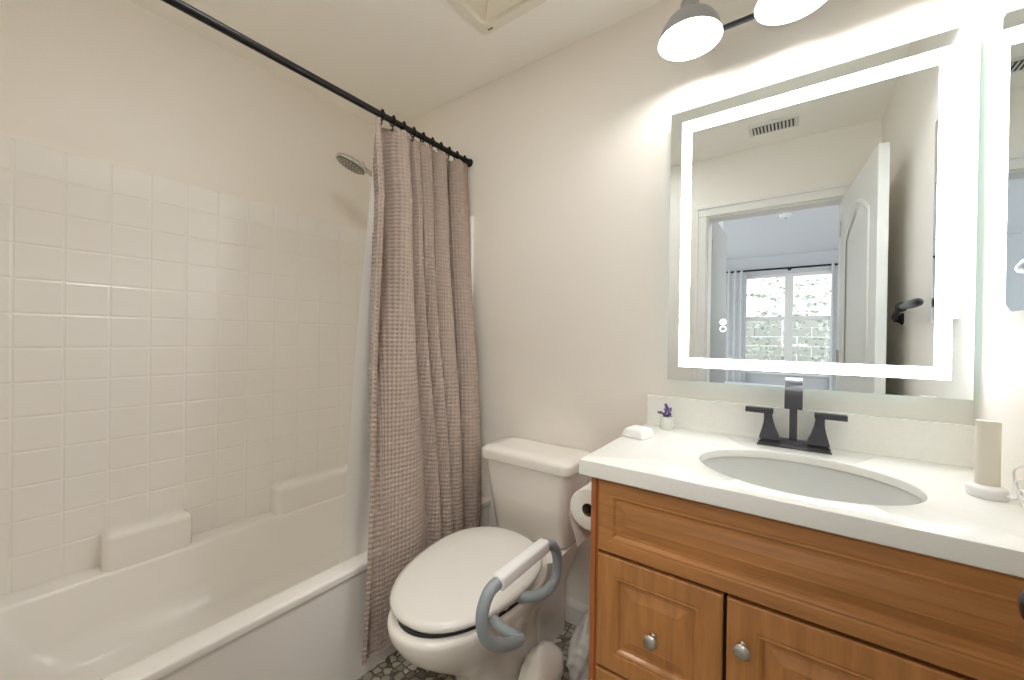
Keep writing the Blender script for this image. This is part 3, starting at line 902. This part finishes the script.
# ------------------------------------------------------------------ mirror cabinet on the right wall
mc = thing('medicine_cabinet', 'narrow frameless mirror cabinet on the right wall above the charging stand', 'mirror cabinet', (XR, 1.2, 1.257))
b = N(); box(b, XR-.016, XR-.0005, 1.115, 1.30, 1.262, 1.895)
obj('cabinet_body', b, WHITEP, mc)
b = N()
rings = []
for ins, xx in ((0, XR-.016), (0, XR-.0185), (.016, XR-.022)):
    rings.append([Vector((xx, 1.11+ins, 1.257+ins)), Vector((xx, 1.305-ins, 1.257+ins)), Vector((xx, 1.305-ins, 1.9-ins)), Vector((xx, 1.11+ins, 1.9-ins))])
loft(b, rings)
gm = obj('mirror_door', b, [MEDGE, MIRROR], mc)
for p in gm.data.polygons:
    if p.normal.x < -.5:
        p.material_index = 1

# towel arm on the right wall, seen in the mirror
ta = thing('towel_bar', 'dark bronze towel bar arm with tapered finial, reflected in the lit mirror', 'towel bar', (XR, .60, 1.30))
b = N(); lathe(b, (XR-.0005, .57, 1.295), (-1, 0, 0), [(0, .026), (.006, .026), (.012, .018), (.022, .014), (.03, .013)], 24)
obj('rosette', b, BRONZE, ta, smooth=True, auto=.6)
b = N()
pth = smooth_path([(XR-.026, .57, 1.295), (XR-.036, .64, 1.305), (XR-.044, .80, 1.330)], 6)
tube(b, pth, .010, 12)
lathe(b, (XR-.044, .795, 1.33), (0, 1, -.01), [(0, .009), (.008, .017), (.02, .019), (.034, .010), (.046, .009), (.085, .012), (.15, .0145), (.22, .0155), (.28, .014), (.31, .008), (.318, .003)], 24)
obj('arm', b, BRONZE, ta, smooth=True, auto=.8)

# ------------------------------------------------------------------ ceiling fan and vent
fn = thing('exhaust_fan', 'square white exhaust fan cover on the bathroom ceiling above the toilet', 'exhaust fan', (-.87, 1.09, ZC))
FC = (-.895, 1.075); FH = .168
b = N()
def fring(h, z, r=.035):
    return rrect(FC[0], FC[1], h, h, r, z, 5)
loft(b, [fring(FH, ZC-.0005), fring(FH, ZC-.012), fring(FH-.006, ZC-.02), fring(FH-.042, ZC-.022), fring(FH-.045, ZC-.019), fring(FH-.048, ZC-.010)], True, True)
fr_ = obj('cover_frame', b, FANW, fn, smooth=True, auto=.5)
b = N()
h = FH-.049
cs = [Vector((FC[0]+sx*h, FC[1]+sy*h, ZC-.011)) for sx, sy in ((-1, -1), (1, -1), (1, 1), (-1, 1))]
ap = Vector((FC[0], FC[1], ZC-.026))
V_ = [b.verts.new(c) for c in cs]; A_ = b.verts.new(ap)
for i in range(4):
    b.faces.new((V_[i], V_[(i+1) % 4], A_))
obj('lens', b, FANLENS, fn)
b = N()
for c in cs:
    tube(b, [c + Vector((0, 0, -.001)), ap + Vector((0, 0, -.001))], .003, 6)
obj('ridge', b, FANW, fn)
b = N(); box(b, FC[0]-FH+.045, FC[0]-FH+.068, FC[1]+FH-.028, FC[1]+FH-.022, ZC-.0235, ZC-.02)
obj('badge', b, mat('badge_grey', srgb(120, 116, 108), .5), fn)

vt = thing('ceiling_vent', 'white slotted ceiling vent reflected near the top of the lit mirror', 'vent', (-.13, .19, ZC))
b = N(); box(b, -.25, -.01, .125, .255, ZC-.008, ZC-.0005, .003)
obj('frame', b, GRILLE, vt)
b = N(); box(b, -.232, -.028, .145, .235, ZC-.0095, ZC-.0075)
obj('recess', b, VENTDARK, vt)
b = N()
for k in range(12):
    x = -.226 + k*.0176
    prism(b, [(x, .147, ZC-.009), (x+.007, .147, ZC-.009), (x+.010, .147, ZC-.013), (x+.004, .147, ZC-.013)], (0, .086, 0))
obj('louvers', b, GRILLE, vt)

# ------------------------------------------------------------------ bathroom door leaf, open against the right side
dl = bpy.data.objects.new('door_1', None); C.objects.link(dl)
dl.location = (DX1-.012, YF+.002, 0); dl['kind'] = 'structure'
DANG = math.radians(84.9)
dl.rotation_euler = (0, 0, DANG)
DW, DT = .765, .036
b = N()
# leaf in local coordinates: x along width, y thickness (positive y faces -X when open), z up
box(b, 0, DW, -DT, 0, .01, 2.02, .002)
leaf = obj('door_leaf', b, DOORP, dl)
def arch_panel(x0, x1, z0, z1, arch, y, s):
    """moulded frame ring lying on the leaf face"""
    n = 16
    pts = [(x0, z0), (x1, z0)]
    for k in range(n+1):
        t = k/n
        pts.append((x1+(x0-x1)*t, z1 + arch*math.sin(PI*t)))
    cx, cz = (x0+x1)/2, (z0+z1)/2
    def ins(d):
        out = []
        for x, z in pts:
            kx = (abs(x-cx)-d)/abs(x-cx) if abs(x-cx) > .001 else 1
            kz = (abs(z-cz)-d)/abs(z-cz)
            out.append((cx+(x-cx)*kx, cz+(z-cz)*kz))
        return out
    rings = [[Vector((x, y + s*dd, z)) for x, z in ins(d)] for d, dd in ((0, -.001), (.006, .004), (.014, .006), (.022, .002), (.03, .0005), (.05, .004), (.06, .004))]
    return loft(N(), rings, cap0=False, cap1=False)
for y, s in ((0, 1), (-DT, -1)):
    obj('door_panel', arch_panel(.12, DW-.12, 1.02, 1.80, .10, y, s), DOORP, leaf, smooth=True, auto=.5)
    obj('door_panel', arch_panel(.12, DW-.12, .2, .88, .0, y, s), DOORP, leaf, smooth=True, auto=.5)
b = N()
for y, s in ((0, 1), (-DT, -1)):
    lathe(b, (DW-.045, y, .910), (0, s, 0), [(0, .03), (.005, .03), (.009, .014), (.026, .011), (.030, .017), (.036, .0235), (.046, .026), (.054, .022), (.060, .012), (.061, .002)], 28)
obj('door_knob', b, BRONZE, leaf, smooth=True, auto=.7)
for z in (.25, 1.1, 1.85):
    b = N(); tube(b, [(.004, .004, z-.045), (.004, .004, z+.045)], .006, 10)
    obj('hinge', b, NICKEL, leaf)

# ------------------------------------------------------------------ the bedroom seen through the doorway in the mirror
BYF = -3.98
Y0_ = YF-T
struct('floor_bedroom', box(N(), -3.2, 2.4, BYF, Y0_, -.1, -.002), CARPET)
struct('ceiling_bedroom', box(N(), -3.2, 2.4, BYF-.02, Y0_+T, ZC+.001, ZC+.09), BEDCEIL)
WX0, WX1, WZ0, WZ1 = -.70, .43, .74, 2.18
b = N()
box(b, -3.2, WX0, BYF-.14, BYF, 0, ZC+.05); box(b, WX1, 2.4, BYF-.14, BYF, 0, ZC+.05)
box(b, WX0, WX1, BYF-.14, BYF, 0, WZ0); box(b, WX0, WX1, BYF-.14, BYF, WZ1, ZC+.05)
struct('wall_bedroom_far', b, GREYWALL)
struct('wall_bedroom_side', box(N(), 2.4, 2.5, BYF-.14, Y0_, 0, ZC+.05), GREYWALL)
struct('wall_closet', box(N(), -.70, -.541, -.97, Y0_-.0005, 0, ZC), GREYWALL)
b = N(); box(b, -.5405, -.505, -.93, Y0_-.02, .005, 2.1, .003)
d2 = struct('door_2', b, mat('shaded_door_grey', srgb(160, 161, 160), .45))  # grey base colour carries the shade on this closet door
b = N()
for z in (.25, 1.87):
    box(b, -.508, -.499, -.235, -.22, z-.045, z+.045, .002)
obj('hinge', b, NICKEL, d2)
# window
b = N()
fy0, fy1 = BYF-.10, BYF-.05
for x0, x1, z0, z1 in ((WX0, WX0+.045, WZ0, WZ1), (WX1-.045, WX1, WZ0, WZ1), (WX0+.0452, -.1552, WZ0, WZ0+.045), (-.0548, WX1-.0452, WZ0, WZ0+.045), (WX0+.0452, -.1552, WZ1-.045, WZ1), (-.0548, WX1-.0452, WZ1-.045, WZ1), (-.155, -.055, WZ0, WZ1), (WX0+.0452, -.1552, 1.50, 1.555), (-.0548, WX1-.0452, 1.50, 1.555)):
    box(b, x0, x1, fy0, fy1, z0, z1, .004)
win = struct('window_1', b, TRIM)
b = N(); box(b, WX0+.01, WX1-.01, BYF-.078, BYF-.074, WZ0+.01, WZ1-.01)
gp = bpy.data.materials.new('window_glass'); gp.use_nodes = True
nt = gp.node_tree
for n in list(nt.nodes):
    nt.nodes.remove(n)
o_ = nt.nodes.new('ShaderNodeOutputMaterial'); mx = nt.nodes.new('ShaderNodeMixShader'); tr_ = nt.nodes.new('ShaderNodeBsdfTransparent'); gg = nt.nodes.new('ShaderNodeBsdfGlossy')
gg.inputs['Roughness'].default_value = .02
mx.inputs[0].default_value = .06
nt.links.new(tr_.outputs[0], mx.inputs[1]); nt.links.new(gg.outputs[0], mx.inputs[2]); nt.links.new(mx.outputs[0], o_.inputs[0])
obj('pane', b, gp, win)
b = N(); box(b, WX0-.06, WX1+.06, BYF-.05, BYF+.05, WZ0-.03, WZ0, .006)
struct('trim_2', b, TRIM)
# drapes and rod
b = N(); tube(b, [(-1.15, BYF+.09, 2.235), (.85, BYF+.09, 2.235)], .013, 12)
dr = thing('drapery_rod', 'thin dark curtain rod above the bedroom window in the mirror', 'curtain rod', (-.15, BYF+.09, 2.235))
obj('pole', b, BLACK, dr, smooth=True, auto=.8)
for x in (-1.05, -.105, .78):
    b = N(); tube(b, [(x, BYF+.001, 2.235), (x, BYF+.09, 2.235)], .008, 8); lathe(b, (x, BYF+.0005, 2.235), (0, 1, 0), [(0, .025), (.006, .025), (.008, .01)], 14)
    obj('bracket', b, BLACK, dr)
def drape(x0, x1, lab):
    t = thing('drape', lab, 'curtain', ((x0+x1)/2, BYF+.09, .03), 'grey drapes at the bedroom window')
    b = N()
    nf = max(3, int((x1-x0)/.075))
    grid(b, lambda u, v: Vector((x0+(x1-x0)*u, BYF+.09+.028*math.sin(2*PI*nf*u+.4*v), .03+v*2.225)), nf*12, 10)
    obj('cloth', b, GREYFAB, t, smooth=True)
drape(-1.12, -.62, 'grey drape on the left of the bedroom window in the mirror')
drape(.36, .85, 'grey drape on the right of the bedroom window in the mirror')
# bed: white cover below the window
bd = thing('bed', 'white covered bed below the bedroom window in the mirror', 'bed', (-.5, -3.0, 0))
b = N(); box(b, -1.5, -.08, -3.6, -2.0, .28, .60, .05, 4)
obj('mattress', b, LINEN, bd, smooth=True, auto=.9)
b = N(); box(b, -1.48, -.1, -3.58, -2.02, .12, .28, .01)
obj('bed_base', b, GREYFAB, bd)
for x in (-1.42, -.16):
    for y in (-3.52, -2.08):
        b = N(); lathe(b, (x, y, 0), (0, 0, 1), [(0, .02), (.12, .03)], 14)
        obj('leg', b, BLACK, bd)
sm = thing('smoke_detector', 'small white round detector on the bedroom ceiling in the mirror', 'detector', (-.11, -1.8, ZC))
b = N(); lathe(b, (-.108, -1.8, ZC+.0005), (0, 0, -1), [(0, .055), (.018, .055), (.028, .045), (.03, .02)], 28)
obj('housing', b, WHITEP, sm, smooth=True, auto=.6)
b = N(); lathe(b, (-.108, -1.8, ZC-.029), (0, 0, -1), [(0, .012), (.006, .010)], 14)
obj('test_button', b, GREYP, sm, smooth=True, auto=.6)

# outdoors beyond the window
struct('ground_outside', box(N(), -8, 8, -9, BYF-.2, -.3, -.1), BLOCK)
b = N()
for r in range(9):
    for c in range(14):
        x = -3.5 + c*.5 + (.25 if r % 2 else 0)
        box(b, x, x+.488, -7.4, -7.2, -.1+r*.2, -.1+r*.2+.19, .004, 1)
struct('wall_garden', b, BLOCK)
b = N()
for k in range(2600):
    p = Vector((random.uniform(-3.4, 3.2), random.uniform(-6.9, -6.45), random.uniform(.2, 3.6)))
    s = random.uniform(.04, .1)
    q = Matrix.Rotation(random.uniform(0, 6.28), 3, 'Z') @ Matrix.Rotation(random.uniform(-1, 1), 3, 'X')
    f = [p + q @ Vector(v) for v in ((-s, 0, 0), (0, -.1*s, -.5*s), (s, 0, 0), (0, .1*s, .5*s))]
    b.faces.new([b.verts.new(v) for v in f])
hg = obj('hedge', b, HEDGE, None, at=(0, -6.7, 0))
tag(hg, 'bright leafy hedge outside the bedroom window in the mirror', 'hedge'); hg['kind'] = 'stuff'
